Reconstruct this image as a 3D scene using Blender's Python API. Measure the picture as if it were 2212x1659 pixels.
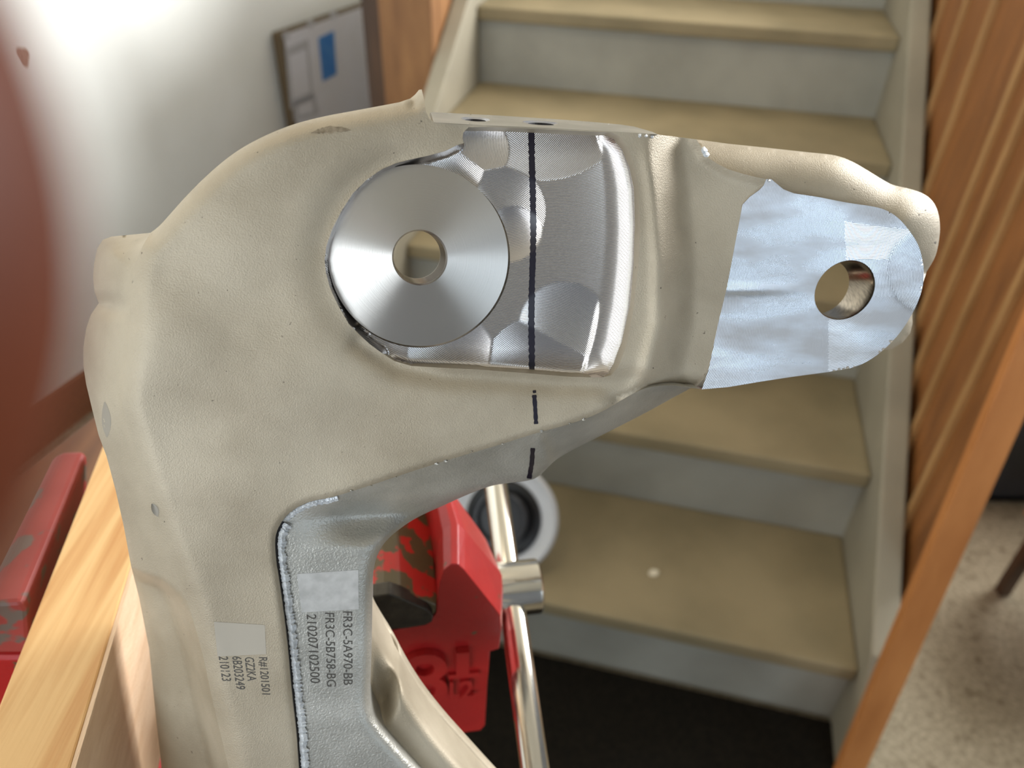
import bpy, bmesh, math, random
import numpy as np
from mathutils import Vector, Matrix
from mathutils.geometry import delaunay_2d_cdt

for o in list(bpy.data.objects):
    bpy.data.objects.remove(o)
random.seed(7)
rng = np.random.default_rng(7)
SC = bpy.context.scene
COL = SC.collection

# ------------------------------------------------------------------ camera
F, CX, CY = 1662.0, 1106.0, 829.5
PITCH, ROLL = math.radians(37.16), math.radians(-1.354)
CAM = np.array([0.0, 0.0, 1.27])
FW = np.array([0, math.cos(PITCH), -math.sin(PITCH)])
_rt = np.array([1.0, 0, 0]); _dn = np.cross(FW, _rt)
RT = math.cos(ROLL) * _rt + math.sin(ROLL) * _dn
DN = -math.sin(ROLL) * _rt + math.cos(ROLL) * _dn
cd = bpy.data.cameras.new('camera')
cd.sensor_fit = 'HORIZONTAL'; cd.sensor_width = 36.0
cd.lens = F / 2212.0 * 36.0
cd.clip_start = 0.004; cd.clip_end = 50
cd.dof.use_dof = True; cd.dof.focus_distance = 0.222; cd.dof.aperture_fstop = 11.5
cam = bpy.data.objects.new('camera', cd)
cam.matrix_world = Matrix(((RT[0], -DN[0], -FW[0], CAM[0]), (RT[1], -DN[1], -FW[1], CAM[1]),
                           (RT[2], -DN[2], -FW[2], CAM[2]), (0, 0, 0, 1)))
COL.objects.link(cam); SC.camera = cam

# ------------------------------------------------------------------ world, lights, exposure
w = bpy.data.worlds.new('world'); SC.world = w; w.use_nodes = True
w.node_tree.nodes['Background'].inputs[0].default_value = (0.75, 0.86, 1.0, 1)
w.node_tree.nodes['Background'].inputs[1].default_value = 1.0
SC.view_settings.view_transform = 'Standard'; SC.view_settings.look = 'None'
SC.view_settings.gamma = 1.0; SC.view_settings.use_curve_mapping = False
SC.view_settings.exposure = 0.03
def area(name, loc, target, sx, sy, watts, colour):
    l = bpy.data.lights.new(name, 'AREA'); l.shape = 'RECTANGLE'; l.size = sx; l.size_y = sy
    l.energy = watts; l.color = colour
    o = bpy.data.objects.new(name, l); COL.objects.link(o); o.location = loc
    d = Vector(target) - Vector(loc)
    o.rotation_euler = d.to_track_quat('-Z', 'Y').to_euler()
    return o
# back window daylight, added right and corner window light, and a warm ceiling bulb
area('window_daylight_back', (-1.3, -1.985, 1.6), (-1.3, 0, 1.6), 1.96, 1.36, 44, (0.84, 0.92, 1.0))
area('window_daylight_right', (2.585, 2.25, 1.85), (0, 2.25, 1.85), 1.96, 1.06, 235, (0.97, 0.985, 1.0))  # unseen window, added to brighten the left white wall
area('window_daylight_corner', (2.0, -1.985, 1.25), (2.0, 0, 1.25), 1.06, 1.86, 15, (0.70, 0.85, 1.0))  # unseen window, added for its reflection on the lug and fill on the pine
_b = bpy.data.lights.new('ceiling_bulb', 'POINT'); _b.energy = 9; _b.color = (1.0, 0.88, 0.72); _b.shadow_soft_size = 0.06
_bo = bpy.data.objects.new('ceiling_bulb', _b); _bo.location = (-0.5, 0.75, 2.25); COL.objects.link(_bo)

# ------------------------------------------------------------------ helpers
def lin(r, g, b):
    f = lambda c: (c / 255 / 12.92) if c / 255 <= 0.04045 else ((c / 255 + 0.055) / 1.055) ** 2.4
    return (f(r), f(g), f(b), 1.0)

def ray(px, py):
    px = np.asarray(px, float)[..., None]; py = np.asarray(py, float)[..., None]
    return FW + RT * (px - CX) / F + DN * (py - CY) / F

def at(px, py, depth):
    return CAM + ray(px, py) * np.asarray(depth, float)[..., None]

def on_plane(px, py, p0, n):
    r = ray(px, py); n = np.asarray(n, float)
    t = ((np.asarray(p0) - CAM) @ n) / (r @ n)
    return CAM + r * t[..., None]

def tag(o, label=None, cat=None, group=None, kind=None):
    if label: o['label'] = label
    if cat: o['category'] = cat
    if group: o['group'] = group
    if kind: o['kind'] = kind
    return o

def thing(name, label, cat, loc, group=None):
    o = bpy.data.objects.new(name, None); COL.objects.link(o); o.location = Vector(loc)
    o.empty_display_size = 0.02
    return tag(o, label, cat, group)

def ploc(parent):
    v = np.zeros(3)
    while parent is not None:
        v += np.array(parent.location); parent = parent.parent
    return v

def mk(name, V, faces, mat, parent=None, smooth=False, origin=None, attr=None):
    """one mesh object; V in world coordinates"""
    V = np.asarray(V, float)
    org = np.zeros(3) if origin is None else np.asarray(origin, float)
    if parent is not None and origin is None: org = ploc(parent)
    me = bpy.data.meshes.new(name)
    me.from_pydata((V - org).tolist(), [], [list(map(int, f)) for f in faces])
    me.materials.append(mat)
    if attr is not None:
        a = me.attributes.new('tool', 'FLOAT', 'CORNER')
        v = np.zeros(len(me.loops), np.float32); v[:len(attr)] = attr; a.data.foreach_set('value', v)
    if smooth:
        me.polygons.foreach_set('use_smooth', [True] * len(me.polygons))
    me.update()
    o = bpy.data.objects.new(name, me); COL.objects.link(o)
    o.location = Vector(org - (ploc(parent) if parent is not None else 0))
    if parent is not None: o.parent = parent
    return o

def fix_normals(o, bevel=0.0, seg=2, angle=None):
    bm = bmesh.new(); bm.from_mesh(o.data)
    bmesh.ops.remove_doubles(bm, verts=bm.verts, dist=1e-6)
    bmesh.ops.recalc_face_normals(bm, faces=bm.faces)
    if bevel > 0:
        es = [e for e in bm.edges if len(e.link_faces) == 2 and e.calc_face_angle(0) > (angle or 0.5)]
        bmesh.ops.bevel(bm, geom=es, offset=bevel, segments=seg, affect='EDGES', profile=0.5, clamp_overlap=True)
    bm.to_mesh(o.data); bm.free(); o.data.update()
    return o

def box(name, lo, hi, mat, parent=None, axes=None, org=(0, 0, 0), bevel=0.0):
    """box in frame axes (rows = unit axes) about org"""
    A = np.eye(3) if axes is None else np.asarray(axes)
    V = []
    for x in (lo[0], hi[0]):
        for y in (lo[1], hi[1]):
            for z in (lo[2], hi[2]):
                V.append(np.asarray(org) + A[0] * x + A[1] * y + A[2] * z)
    Fc = [(0, 1, 3, 2), (4, 6, 7, 5), (0, 4, 5, 1), (2, 3, 7, 6), (0, 2, 6, 4), (1, 5, 7, 3)]
    o = mk(name, V, Fc, mat, parent, origin=None if parent is not None else np.mean(V, axis=0))
    return fix_normals(o, bevel)

def prism(name, P, d, mat, parent=None, bevel=0.0, taper=None, origin=None):
    """polygon P (world, Nx3) extruded by vector d"""
    P = np.asarray(P, float); n = len(P)
    Q = P + np.asarray(d)
    if taper is not None:
        c = Q.mean(0); Q = c + (Q - c) * taper
    V = np.vstack([P, Q])
    Fc = [list(range(n))[::-1], list(range(n, 2 * n))] + [(i, (i + 1) % n, n + (i + 1) % n, n + i) for i in range(n)]
    return fix_normals(mk(name, V, Fc, mat, parent, origin=origin), bevel)

def frame_from(axis):
    a = np.asarray(axis, float); a = a / np.linalg.norm(a)
    u = np.cross(a, [0, 0, 1.0])
    if np.linalg.norm(u) < 1e-3: u = np.cross(a, [0, 1.0, 0])
    u /= np.linalg.norm(u)
    return a, u, np.cross(a, u)

def lathe(name, profile, org, axis, mat, parent=None, n=64, smooth_angle=40, cap=True):
    """profile [(r, h)] revolved about axis from org; local Z = axis"""
    a, u, v = frame_from(axis)
    M = Matrix(((u[0], v[0], a[0], org[0]), (u[1], v[1], a[1], org[1]), (u[2], v[2], a[2], org[2]), (0, 0, 0, 1)))
    V, Fc = [], []
    for r, h in profile:
        for k in range(n):
            t = 2 * math.pi * k / n
            V.append((r * math.cos(t), r * math.sin(t), h))
    for i in range(len(profile) - 1):
        for k in range(n):
            Fc.append((i * n + k, i * n + (k + 1) % n, (i + 1) * n + (k + 1) % n, (i + 1) * n + k))
    if cap:
        if profile[0][0] > 1e-9: Fc.append(list(range(n))[::-1])
        if profile[-1][0] > 1e-9: Fc.append([(len(profile) - 1) * n + k for k in range(n)])
    me = bpy.data.meshes.new(name); me.from_pydata(V, [], Fc); me.materials.append(mat)
    bm = bmesh.new(); bm.from_mesh(me)
    bmesh.ops.remove_doubles(bm, verts=bm.verts, dist=1e-7)
    bmesh.ops.recalc_face_normals(bm, faces=bm.faces)
    for f in bm.faces: f.smooth = True
    for e in bm.edges:
        if len(e.link_faces) == 2 and e.calc_face_angle(0) > math.radians(smooth_angle): e.smooth = False
    bm.to_mesh(me); bm.free()
    o = bpy.data.objects.new(name, me); COL.objects.link(o)
    if parent is not None:
        o.parent = parent
        M = Matrix.Translation(-Vector(ploc(parent))) @ M
    o.matrix_local = M
    return o

# ------------------------------------------------------------------ materials
def node(nt, t, **kw):
    n = nt.nodes.new(t)
    for k, v in kw.items(): setattr(n, k, v)
    return n

def material(name, c1, c2=None, rough=0.5, metal=0.0, scale=20, bump=0.0, bscale=200, bdist=0.001, detail=4,
             stretch=None, r2=None, spots=None, spec=0.5, ramp=(0.35, 0.65), aniso=0.0, coat=0.0):
    m = bpy.data.materials.new(name); m.use_nodes = True
    nt = m.node_tree; b = nt.nodes['Principled BSDF']
    b.inputs['Roughness'].default_value = rough; b.inputs['Metallic'].default_value = metal
    b.inputs['Specular IOR Level'].default_value = spec
    b.inputs['Coat Weight'].default_value = coat
    tc = node(nt, 'ShaderNodeTexCoord'); src = tc.outputs['Object']
    if stretch is not None:
        mp = node(nt, 'ShaderNodeMapping'); mp.inputs['Scale'].default_value = stretch[:3]
        if len(stretch) > 3: mp.inputs['Rotation'].default_value = stretch[3]
        nt.links.new(src, mp.inputs['Vector']); src = mp.outputs['Vector']
    colour = None
    if c2 is not None:
        nz = node(nt, 'ShaderNodeTexNoise'); nz.inputs['Scale'].default_value = scale; nz.inputs['Detail'].default_value = detail
        nt.links.new(src, nz.inputs['Vector'])
        cr = node(nt, 'ShaderNodeValToRGB'); cr.color_ramp.elements[0].position = ramp[0]; cr.color_ramp.elements[1].position = ramp[1]
        cr.color_ramp.elements[0].color = c1; cr.color_ramp.elements[1].color = c2
        nt.links.new(nz.outputs['Fac'], cr.inputs['Fac']); colour = cr.outputs['Color']
        if r2 is not None:
            mr = node(nt, 'ShaderNodeMapRange'); mr.inputs['From Min'].default_value = ramp[0]; mr.inputs['From Max'].default_value = ramp[1]
            mr.inputs['To Min'].default_value = rough; mr.inputs['To Max'].default_value = r2
            nt.links.new(nz.outputs['Fac'], mr.inputs['Value']); nt.links.new(mr.outputs['Result'], b.inputs['Roughness'])
    else:
        b.inputs['Base Color'].default_value = c1
    if spots is not None:                                     # (scale, lo, hi, colour)
        ns = node(nt, 'ShaderNodeTexNoise'); ns.inputs['Scale'].default_value = spots[0]; ns.inputs['Detail'].default_value = 3
        nt.links.new(tc.outputs['Object'], ns.inputs['Vector'])
        mr = node(nt, 'ShaderNodeMapRange'); mr.inputs['From Min'].default_value = spots[1]; mr.inputs['From Max'].default_value = spots[2]
        nt.links.new(ns.outputs['Fac'], mr.inputs['Value'])
        mx = node(nt, 'ShaderNodeMix', data_type='RGBA'); mx.inputs['B'].default_value = spots[3]
        nt.links.new(mr.outputs['Result'], mx.inputs['Factor'])
        if colour is not None: nt.links.new(colour, mx.inputs['A'])
        else: mx.inputs['A'].default_value = c1
        colour = mx.outputs['Result']
    if colour is not None: nt.links.new(colour, b.inputs['Base Color'])
    if bump > 0:
        bn = node(nt, 'ShaderNodeTexNoise'); bn.inputs['Scale'].default_value = bscale; bn.inputs['Detail'].default_value = 3
        nt.links.new(src if stretch is not None else tc.outputs['Object'], bn.inputs['Vector'])
        bp = node(nt, 'ShaderNodeBump'); bp.inputs['Strength'].default_value = bump; bp.inputs['Distance'].default_value = bdist
        nt.links.new(bn.outputs['Fac'], bp.inputs['Height']); nt.links.new(bp.outputs['Normal'], b.inputs['Normal'])
    return m

def machined(name, colour, rough=0.28, pitch=0.45, strength=0.5, mottle=None, mrough=None):
    """metal with tool marks: 'tool' holds the tool-path distance in mm"""
    m = bpy.data.materials.new(name); m.use_nodes = True
    nt = m.node_tree; b = nt.nodes['Principled BSDF']
    b.inputs['Metallic'].default_value = 1.0; b.inputs['Roughness'].default_value = rough
    b.inputs['Base Color'].default_value = colour
    at_ = node(nt, 'ShaderNodeAttribute', attribute_name='tool')
    mu = node(nt, 'ShaderNodeMath', operation='MULTIPLY'); mu.inputs[1].default_value = 2 * math.pi / pitch
    si = node(nt, 'ShaderNodeMath', operation='SINE')
    nt.links.new(at_.outputs['Fac'], mu.inputs[0]); nt.links.new(mu.outputs[0], si.inputs[0])
    tc = node(nt, 'ShaderNodeTexCoord')
    nz = node(nt, 'ShaderNodeTexNoise'); nz.inputs['Scale'].default_value = 90; nz.inputs['Detail'].default_value = 6
    nt.links.new(tc.outputs['Object'], nz.inputs['Vector'])
    hz = node(nt, 'ShaderNodeMath', operation='MULTIPLY_ADD'); hz.inputs[1].default_value = 0.6
    nt.links.new(nz.outputs['Fac'], hz.inputs[0]); nt.links.new(si.outputs[0], hz.inputs[2])
    bp = node(nt, 'ShaderNodeBump'); bp.inputs['Strength'].default_value = strength; bp.inputs['Distance'].default_value = 0.00004
    nt.links.new(hz.outputs[0], bp.inputs['Height']); nt.links.new(bp.outputs['Normal'], b.inputs['Normal'])
    if mottle is not None:
        n2 = node(nt, 'ShaderNodeTexNoise'); n2.inputs['Scale'].default_value = 1.0; n2.inputs['Detail'].default_value = 6
        mp = node(nt, 'ShaderNodeMapping'); mp.inputs['Scale'].default_value = (26, 110, 90); mp.inputs['Rotation'].default_value = (0, .25, 0)
        nt.links.new(tc.outputs['Object'], mp.inputs['Vector']); nt.links.new(mp.outputs['Vector'], n2.inputs['Vector'])
        mr = node(nt, 'ShaderNodeMapRange'); mr.inputs['From Min'].default_value = 0.40; mr.inputs['From Max'].default_value = 0.62
        nt.links.new(n2.outputs['Fac'], mr.inputs['Value'])
        mx = node(nt, 'ShaderNodeMix', data_type='RGBA'); mx.inputs['A'].default_value = colour; mx.inputs['B'].default_value = mottle
        nt.links.new(mr.outputs['Result'], mx.inputs['Factor']); nt.links.new(mx.outputs['Result'], b.inputs['Base Color'])
        m2 = node(nt, 'ShaderNodeMapRange'); m2.inputs['From Min'].default_value = 0.42; m2.inputs['From Max'].default_value = 0.62
        m2.inputs['To Min'].default_value = rough; m2.inputs['To Max'].default_value = mrough or rough
        nt.links.new(n2.outputs['Fac'], m2.inputs['Value']); nt.links.new(m2.outputs['Result'], b.inputs['Roughness'])
    return m

MT = {}
MT['cast'] = material('cast_aluminium', lin(158, 146, 125), lin(184, 172, 151), rough=0.55, metal=0.35, scale=28, detail=6,
                      bump=0.6, bscale=2300, bdist=0.00025, spots=(620, 0.735, 0.77, lin(96, 86, 74)), spec=0.4)
MT['cut'] = material('sawn_aluminium', lin(166, 163, 154), lin(192, 189, 180), rough=0.42, metal=0.6, scale=60, detail=5,
                     bump=0.6, bscale=1500, bdist=0.00035)
MT['pocket'] = machined('milled_aluminium', (0.68, 0.64, 0.61, 1), 0.21, 0.45, 0.45)
MT['bead'] = machined('ball_milled_aluminium', (0.86, 0.82, 0.77, 1), 0.24, 0.6, 0.45)
MT['lug'] = machined('faced_aluminium', (0.76, 0.78, 0.81, 1), 0.24, 0.42, 0.3, mottle=(0.56, 0.535, 0.52, 1), mrough=0.36)  # bluish tint and darker streaks painted in for uneven reflections
MT['ledge'] = material('machined_edge', lin(160, 154, 140), lin(140, 134, 120), rough=0.4, metal=0.3, scale=80)
MT['bore'] = material('bored_steel', lin(150, 140, 125), lin(120, 112, 100), rough=0.25, metal=1.0, scale=300, stretch=(1, 1, 8))
MT['burr'] = material('torn_aluminium', lin(226, 229, 231), lin(190, 194, 198), rough=0.4, metal=0.25, scale=700, bump=0.5, bscale=900, bdist=0.0005)
MT['dark'] = material('dark_shadow_gap', lin(40, 38, 40), rough=0.8)  # near-black colour standing in for shade in the gap and holes
MT['ink'] = material('marker_ink', lin(20, 14, 30), rough=0.35)
MT['print'] = material('laser_print', lin(72, 68, 62), rough=0.6)
MT['print_light'] = material('light_print_patch', lin(170, 161, 146), rough=0.6)
MT['sticker'] = material('printed_patch', lin(190, 188, 184), lin(170, 168, 164), rough=0.5, scale=300)
# turned disc: anisotropic about its own axis
def turned():
    m = bpy.data.materials.new('turned_steel'); m.use_nodes = True
    nt = m.node_tree; b = nt.nodes['Principled BSDF']
    b.inputs['Base Color'].default_value = (0.70, 0.665, 0.61, 1); b.inputs['Metallic'].default_value = 1.0
    b.inputs['Roughness'].default_value = 0.28; b.inputs['Anisotropic'].default_value = 0.9; b.inputs['Anisotropic Rotation'].default_value = 0.25
    tg = node(nt, 'ShaderNodeTangent', direction_type='RADIAL', axis='Z')
    nt.links.new(tg.outputs['Tangent'], b.inputs['Tangent'])
    tc = node(nt, 'ShaderNodeTexCoord')
    sx = node(nt, 'ShaderNodeVectorMath', operation='LENGTH')
    cb = node(nt, 'ShaderNodeVectorMath', operation='MULTIPLY'); cb.inputs[1].default_value = (1, 1, 0)
    nt.links.new(tc.outputs['Object'], cb.inputs[0]); nt.links.new(cb.outputs[0], sx.inputs[0])
    nz = node(nt, 'ShaderNodeTexNoise', noise_dimensions='1D'); nz.inputs['Scale'].default_value = 2600; nz.inputs['Detail'].default_value = 3
    nt.links.new(sx.outputs['Value'], nz.inputs['W'])
    bp = node(nt, 'ShaderNodeBump'); bp.inputs['Strength'].default_value = 0.35; bp.inputs['Distance'].default_value = 0.00003
    nt.links.new(nz.outputs['Fac'], bp.inputs['Height']); nt.links.new(bp.outputs['Normal'], b.inputs['Normal'])
    return m
MT['turned'] = turned()
MT['vise_red'] = material('worn_red_paint', lin(176, 30, 28), lin(150, 26, 26), rough=0.38, scale=18, detail=5,
                          spots=(70, 0.68, 0.70, lin(86, 74, 52)), bump=0.25, bscale=150, bdist=0.001)
MT['vise_worn'] = material('heavily_worn_red_paint', lin(190, 42, 32), lin(176, 36, 30), rough=0.4, scale=30,
                           spots=(85, 0.47, 0.50, lin(88, 76, 50)), bump=0.2, bscale=150, bdist=0.001)
MT['vise_pink'] = material('scuffed_red_paint', lin(160, 66, 60), lin(140, 50, 46), rough=0.5, scale=20,
                           spots=(60, 0.56, 0.60, lin(100, 92, 84)))
MT['jaw'] = material('dark_jaw_steel', lin(70, 66, 58), lin(50, 47, 42), rough=0.5, metal=0.6, scale=120, bump=0.3, bscale=400)
MT['chrome'] = material('plated_steel', (0.74, 0.70, 0.62, 1), rough=0.14, metal=1.0)
MT['black_iron'] = material('black_iron', lin(18, 17, 16), rough=0.6)
def wood(name, a, b_, stretch, scale=9, rough=0.55, bump=0.15):
    return material(name, a, b_, rough=rough, scale=scale, detail=6, stretch=stretch, bump=bump, bscale=30, bdist=0.001, ramp=(0.3, 0.7))

# ------------------------------------------------------------------ room shell
ST_YAW = math.radians(-13.163)
SU = np.array([math.cos(ST_YAW), math.sin(ST_YAW), 0]); SV = np.array([-math.sin(ST_YAW), math.cos(ST_YAW), 0]); UZ = np.array([0, 0, 1.0])
ST0 = np.array([-0.3453, 0.9423, 0.0]); SH, SD, SWD = 0.17703, 0.2705, 0.9386

MT['carpet'] = material('speckled_floor', lin(112, 102, 84), lin(142, 132, 112), rough=0.9, scale=120, detail=4, ramp=(0.38, 0.66), spec=0.1,
                        spots=(60, 0.58, 0.70, lin(98, 88, 70)))
MT['white_wall'] = material('white_paint', lin(232, 232, 227), lin(224, 224, 218), rough=0.95, scale=3, spec=0.15)
MT['room_wall'] = material('pale_blue_paint', lin(122, 128, 138), lin(114, 120, 130), rough=0.8, scale=2)  # blue-grey put in for sky-tinted reflections on the bare metal
MT['ceiling'] = material('ceiling_paint', lin(196, 190, 176), rough=0.9)
def struct(o): o['kind'] = 'structure'; return o
struct(box('floor', (-2.6, -2.1, -0.05), (2.7, 5.2, 0.0), MT['carpet']))
struct(box('ceiling', (-2.6, -2.1, 2.45), (2.7, 5.2, 2.5), MT['ceiling']))
def wall_with_windows(name, axis, pos, lo, hi, wins, mat, first):
    parts = []; cur = lo
    for w0, w1, z0, z1 in wins:
        parts += [(cur, w0, 0, 2.45), (w0, w1, 0, z0), (w0, w1, z1, 2.45)]; cur = w1
    parts.append((cur, hi, 0, 2.45))
    V, Fc = [], []
    t = 0.08 * (1 if pos > 0 else -1)
    for a, b2, c, d in parts:
        for p in (pos, pos + t):
            for q in (a, b2):
                for z in (c, d):
                    V.append((p, q, z) if axis == 0 else (q, p, z))
        k = len(V) - 8
        Fc += [tuple(k + i for i in f) for f in [(0, 1, 3, 2), (4, 6, 7, 5), (0, 4, 5, 1), (2, 3, 7, 6), (0, 2, 6, 4), (1, 5, 7, 3)]]
    o = mk(name, V, Fc, mat); bm = bmesh.new(); bm.from_mesh(o.data); bmesh.ops.recalc_face_normals(bm, faces=bm.faces); bm.to_mesh(o.data); bm.free()
    struct(o)
    for j, (w0, w1, z0, z1) in enumerate(wins):
        e = bpy.data.objects.new('window_%d' % (first + j), None); COL.objects.link(e); struct(e)
        e.location = (pos, (w0 + w1) / 2, z0) if axis == 0 else ((w0 + w1) / 2, pos, z0)
        fm = MT['window_frame']
        bars = [(w0, w0 + .05, z0, z1), (w1 - .05, w1, z0, z1), (w0 + .05, w1 - .05, z0, z0 + .05), (w0 + .05, w1 - .05, z1 - .05, z1), ((w0 + w1) / 2 - .025, (w0 + w1) / 2 + .025, z0 + .05, z1 - .05)]
        s = 0.06 * (1 if pos > 0 else -1)
        p0, p1 = sorted((pos + s * .05, pos + s))
        for a, b2, c, d in bars:
            if axis == 0: box('window_frame', (p0, a, c), (p1, b2, d), fm, e)
            else: box('window_frame', (a, p0, c), (b2, p1, d), fm, e)
MT['window_frame'] = material('window_frame_paint', lin(225, 222, 214), rough=0.5)
wall_with_windows('wall_back', 1, -2.0, -2.6, 2.7, [(-2.3, -0.3, 0.9, 2.3), (1.45, 2.55, 0.3, 2.2)], MT['room_wall'], 1)  # second opening added for the corner window light
wall_with_windows('wall_right', 0, 2.6, -2.0, 5.2, [(1.25, 3.25, 1.3, 2.4)], MT['room_wall'], 3)  # opening added for the light on the white wall
struct(box('wall_far', (-2.6, 5.1, 0), (2.7, 5.2, 2.45), MT['room_wall']))
# left white wall, running away to the right of forward
WY = math.radians(22.3)
WT = np.array([math.sin(WY), math.cos(WY), 0]); WN = np.array([math.cos(WY), -math.sin(WY), 0])   # along / into room
WP = np.array([-1.08, 1.55, 0.0])
wl = box('wall_left', (-0.06, -4.2, 0), (0.0, 1.72, 2.45), MT['white_wall'], axes=[WN, WT, UZ], org=WP); struct(wl)
bb = box('baseboard_left', (0.0, -4.2, 0), (0.014, 1.70, 0.11), wood('baseboard_wood', lin(120, 78, 44), lin(92, 56, 30), (1, 6, 20)), axes=[WN, WT, UZ], org=WP); struct(bb)
def wall_pt(px, py, off=0.0):
    return on_plane(px, py, WP + WN * off, WN)
# stain on the white wall
sp = wall_pt(46, 123, 0.0)
tt = [(1 + .18 * math.sin(3 * a + .6)) for a in np.linspace(0, 2 * math.pi, 24, endpoint=False)]
SP = [sp + WT * 0.013 * r * math.cos(a) + UZ * 0.019 * r * math.sin(a) for r, a in zip(tt, np.linspace(0, 2 * math.pi, 24, endpoint=False))]
st = prism('stain', SP, WN * 0.0008, material('brown_stain', lin(120, 92, 74), lin(150, 124, 106), rough=0.7, scale=200), wl)

# ------------------------------------------------------------------ staircase
MT['tread'] = material('worn_tread_paint', lin(144, 129, 98), lin(128, 115, 86), rough=0.7, scale=7, detail=5)
MT['riser'] = material('grey_riser_paint', lin(160, 157, 144), lin(144, 141, 129), rough=0.65, scale=6, detail=5)
MT['stringer'] = material('grey_stringer_paint', lin(150, 142, 123), lin(136, 129, 112), rough=0.6, scale=6, detail=5)
stair = thing('staircase', 'grey painted wooden staircase with worn khaki treads rising behind the clamped part', 'staircase', ST0)
AX = [SU, SV, UZ]
NST = 6
for k in range(NST):
    box('riser', (0, k * SD, max(0, k * SH - .03)), (SWD, k * SD + .02, (k + 1) * SH - .032), MT['riser'], stair, AX, ST0)
    box('tread', (0, k * SD - .022, (k + 1) * SH - .032), (SWD, (k + 1) * SD + .0, (k + 1) * SH), MT['tread'], stair, AX, ST0, bevel=0.006)
for s, x0 in ((0, -.04), (1, SWD)):
    pts = []
    up, dn = 0.075, -0.22
    n = NST
    sl = SH / SD
    prof = [(-.10, 0.0), (-.10, 0.10), (-.03, .03 * 0 + SH + up - .03 * sl), (n * SD, n * SH + SH + up), (n * SD, n * SH + dn), (-.0 - dn / sl - .0, 0.0)]
    P = [ST0 + SU * x0 + SV * y + UZ * z for y, z in prof]
    prism('stringer', P, SU * 0.04, MT['stringer'], stair, bevel=0.004)
box('landing', (-.04, NST * SD, NST * SH - .04), (SWD + .04, NST * SD + .8, NST * SH), MT['tread'], stair, AX, ST0, bevel=.004)
for x_ in (-.02, SWD - .04):
    box('landing_post', (x_, NST * SD + .7, 0), (x_ + .06, NST * SD + .76, NST * SH - .04), MT['stringer'], stair, AX, ST0)
# paint chip on the second tread
cp = on_plane(1412, 1238, [0, 0, SH + .0006], [0, 0, 1])
prism('paint_chip', [cp + np.array([0.009 * math.cos(a) * (1 + .2 * math.sin(2 * a)), 0.008 * math.sin(a), 0]) for a in np.linspace(0, 2 * math.pi, 14, endpoint=False)],
      [0, 0, 0.0015], material('white_paint_chip', lin(214, 204, 182), rough=0.7), stair)
# black mat in front of the stairs
mat_o = box('floor_mat', (-.02, -1.1, 0.0), (SWD + .035, -.012, 0.012), material('black_rubber_mat', lin(30, 26, 20), lin(20, 18, 14), rough=0.95, scale=120, bump=0.4, bscale=400, bdist=.002, spec=.1), axes=AX, org=ST0, bevel=.004)
tag(mat_o, 'black rubber mat lying on the floor at the foot of the stairs', 'mat')
# ------------------------------------------------------------------ wooden cladding right of the stairs
MT['clad'] = wood('dark_stained_pine', lin(150, 96, 48), lin(120, 74, 34), (3, 3, 0.5), scale=14)
MT['clad_light'] = wood('pale_batten', lin(176, 134, 84), lin(150, 110, 64), (3, 3, 0.5), scale=14)
MT['batten'] = wood('orange_pine', lin(190, 124, 66), lin(168, 104, 50), (3, 3, 0.5), scale=12)
CLX = SWD + 0.052
clad = thing('plank_partition', 'brown wooden plank partition with thin pale strips along the right side of the stairs', 'partition', ST0 + SU * CLX + SV * .6)
def sy_at(px, py):
    q = on_plane(px, py, ST0 + SU * CLX, SU) - ST0
    return float(q @ SV)
cuts = sorted([sy_at(2026, 700), sy_at(2081, 700), sy_at(2165, 700), sy_at(2212, 139), sy_at(2120, 100), sy_at(2060, 100)])
edges = [cuts[0] - .10] + cuts + [cuts[-1] + .16, cuts[-1] + .34, cuts[-1] + .55, cuts[-1] + .8]
while edges[-1] < 2.4: edges.append(edges[-1] + .2)
for a, b2 in zip(edges[:-1], edges[1:]):
    if b2 - a < .03: continue
    box('plank', (CLX + .003 * random.random(), a + .003, 0), (CLX + .024, b2 - .003, 1.09), MT['clad'], clad, AX, ST0, bevel=0.003)
for a in edges[1:-1]:
    box('strip', (CLX - .008, a - .008, 0), (CLX + .004, a + .008, 1.09), MT['clad_light'], clad, AX, ST0, bevel=0.002)
# leaning orange batten in front of it
bB = on_plane(1752, 1800, [0, 0, 0], UZ)
lean = 0.1165 / 0.8627
ln = SV * lean + UZ; ln = ln / np.linalg.norm(ln)
lat = SU * 1.0; bck = np.cross(ln, lat); bck = bck if bck @ SV > 0 else -bck
_bv = []
bt = prism('leaning_batten', [bB + lat * x + SV * y for x, y in ((0, 0), (.036, 0), (.036, .018), (0, .018))], ln * 1.25, MT['batten'], bevel=0.0015, origin=bB)
tag(bt, 'orange pine batten leaning upright in front of the right stair side', 'batten')

# ------------------------------------------------------------------ things at the left of the stairs
MT['post'] = wood('brown_board', lin(150, 106, 62), lin(118, 78, 42), (3, 3, 0.5), scale=10)
MT['dark_board'] = wood('dark_brown_board', lin(84, 58, 36), lin(58, 40, 26), (3, 3, 0.5), scale=10)
p = box('upright_board', (-.165, .86, 0), (-.042, .90, 1.05), MT['post'], axes=AX, org=ST0, bevel=.003)
tag(p, 'wide brown wooden board standing upright left of the grey stairs', 'board')
p = box('narrow_plank', (-.235, .93, 0), (-.185, .955, 1.02), MT['dark_board'], axes=AX, org=ST0, bevel=.002)
tag(p, 'narrow dark brown plank between the notice board and the upright board', 'plank')
lp = thing('side_cladding', 'brown plank cladding along the left side of the upper stairs', 'partition', ST0 + SU * -.06 + SV * 1.6)
for k in range(2):
    box('plank', (-.066 - .002 * (k % 2), .905 + k * .19, 0), (-.043, .905 + k * .19 + .186, .98 + .01 * (k % 3)), MT['post'], lp, AX, ST0, bevel=.003)
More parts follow.
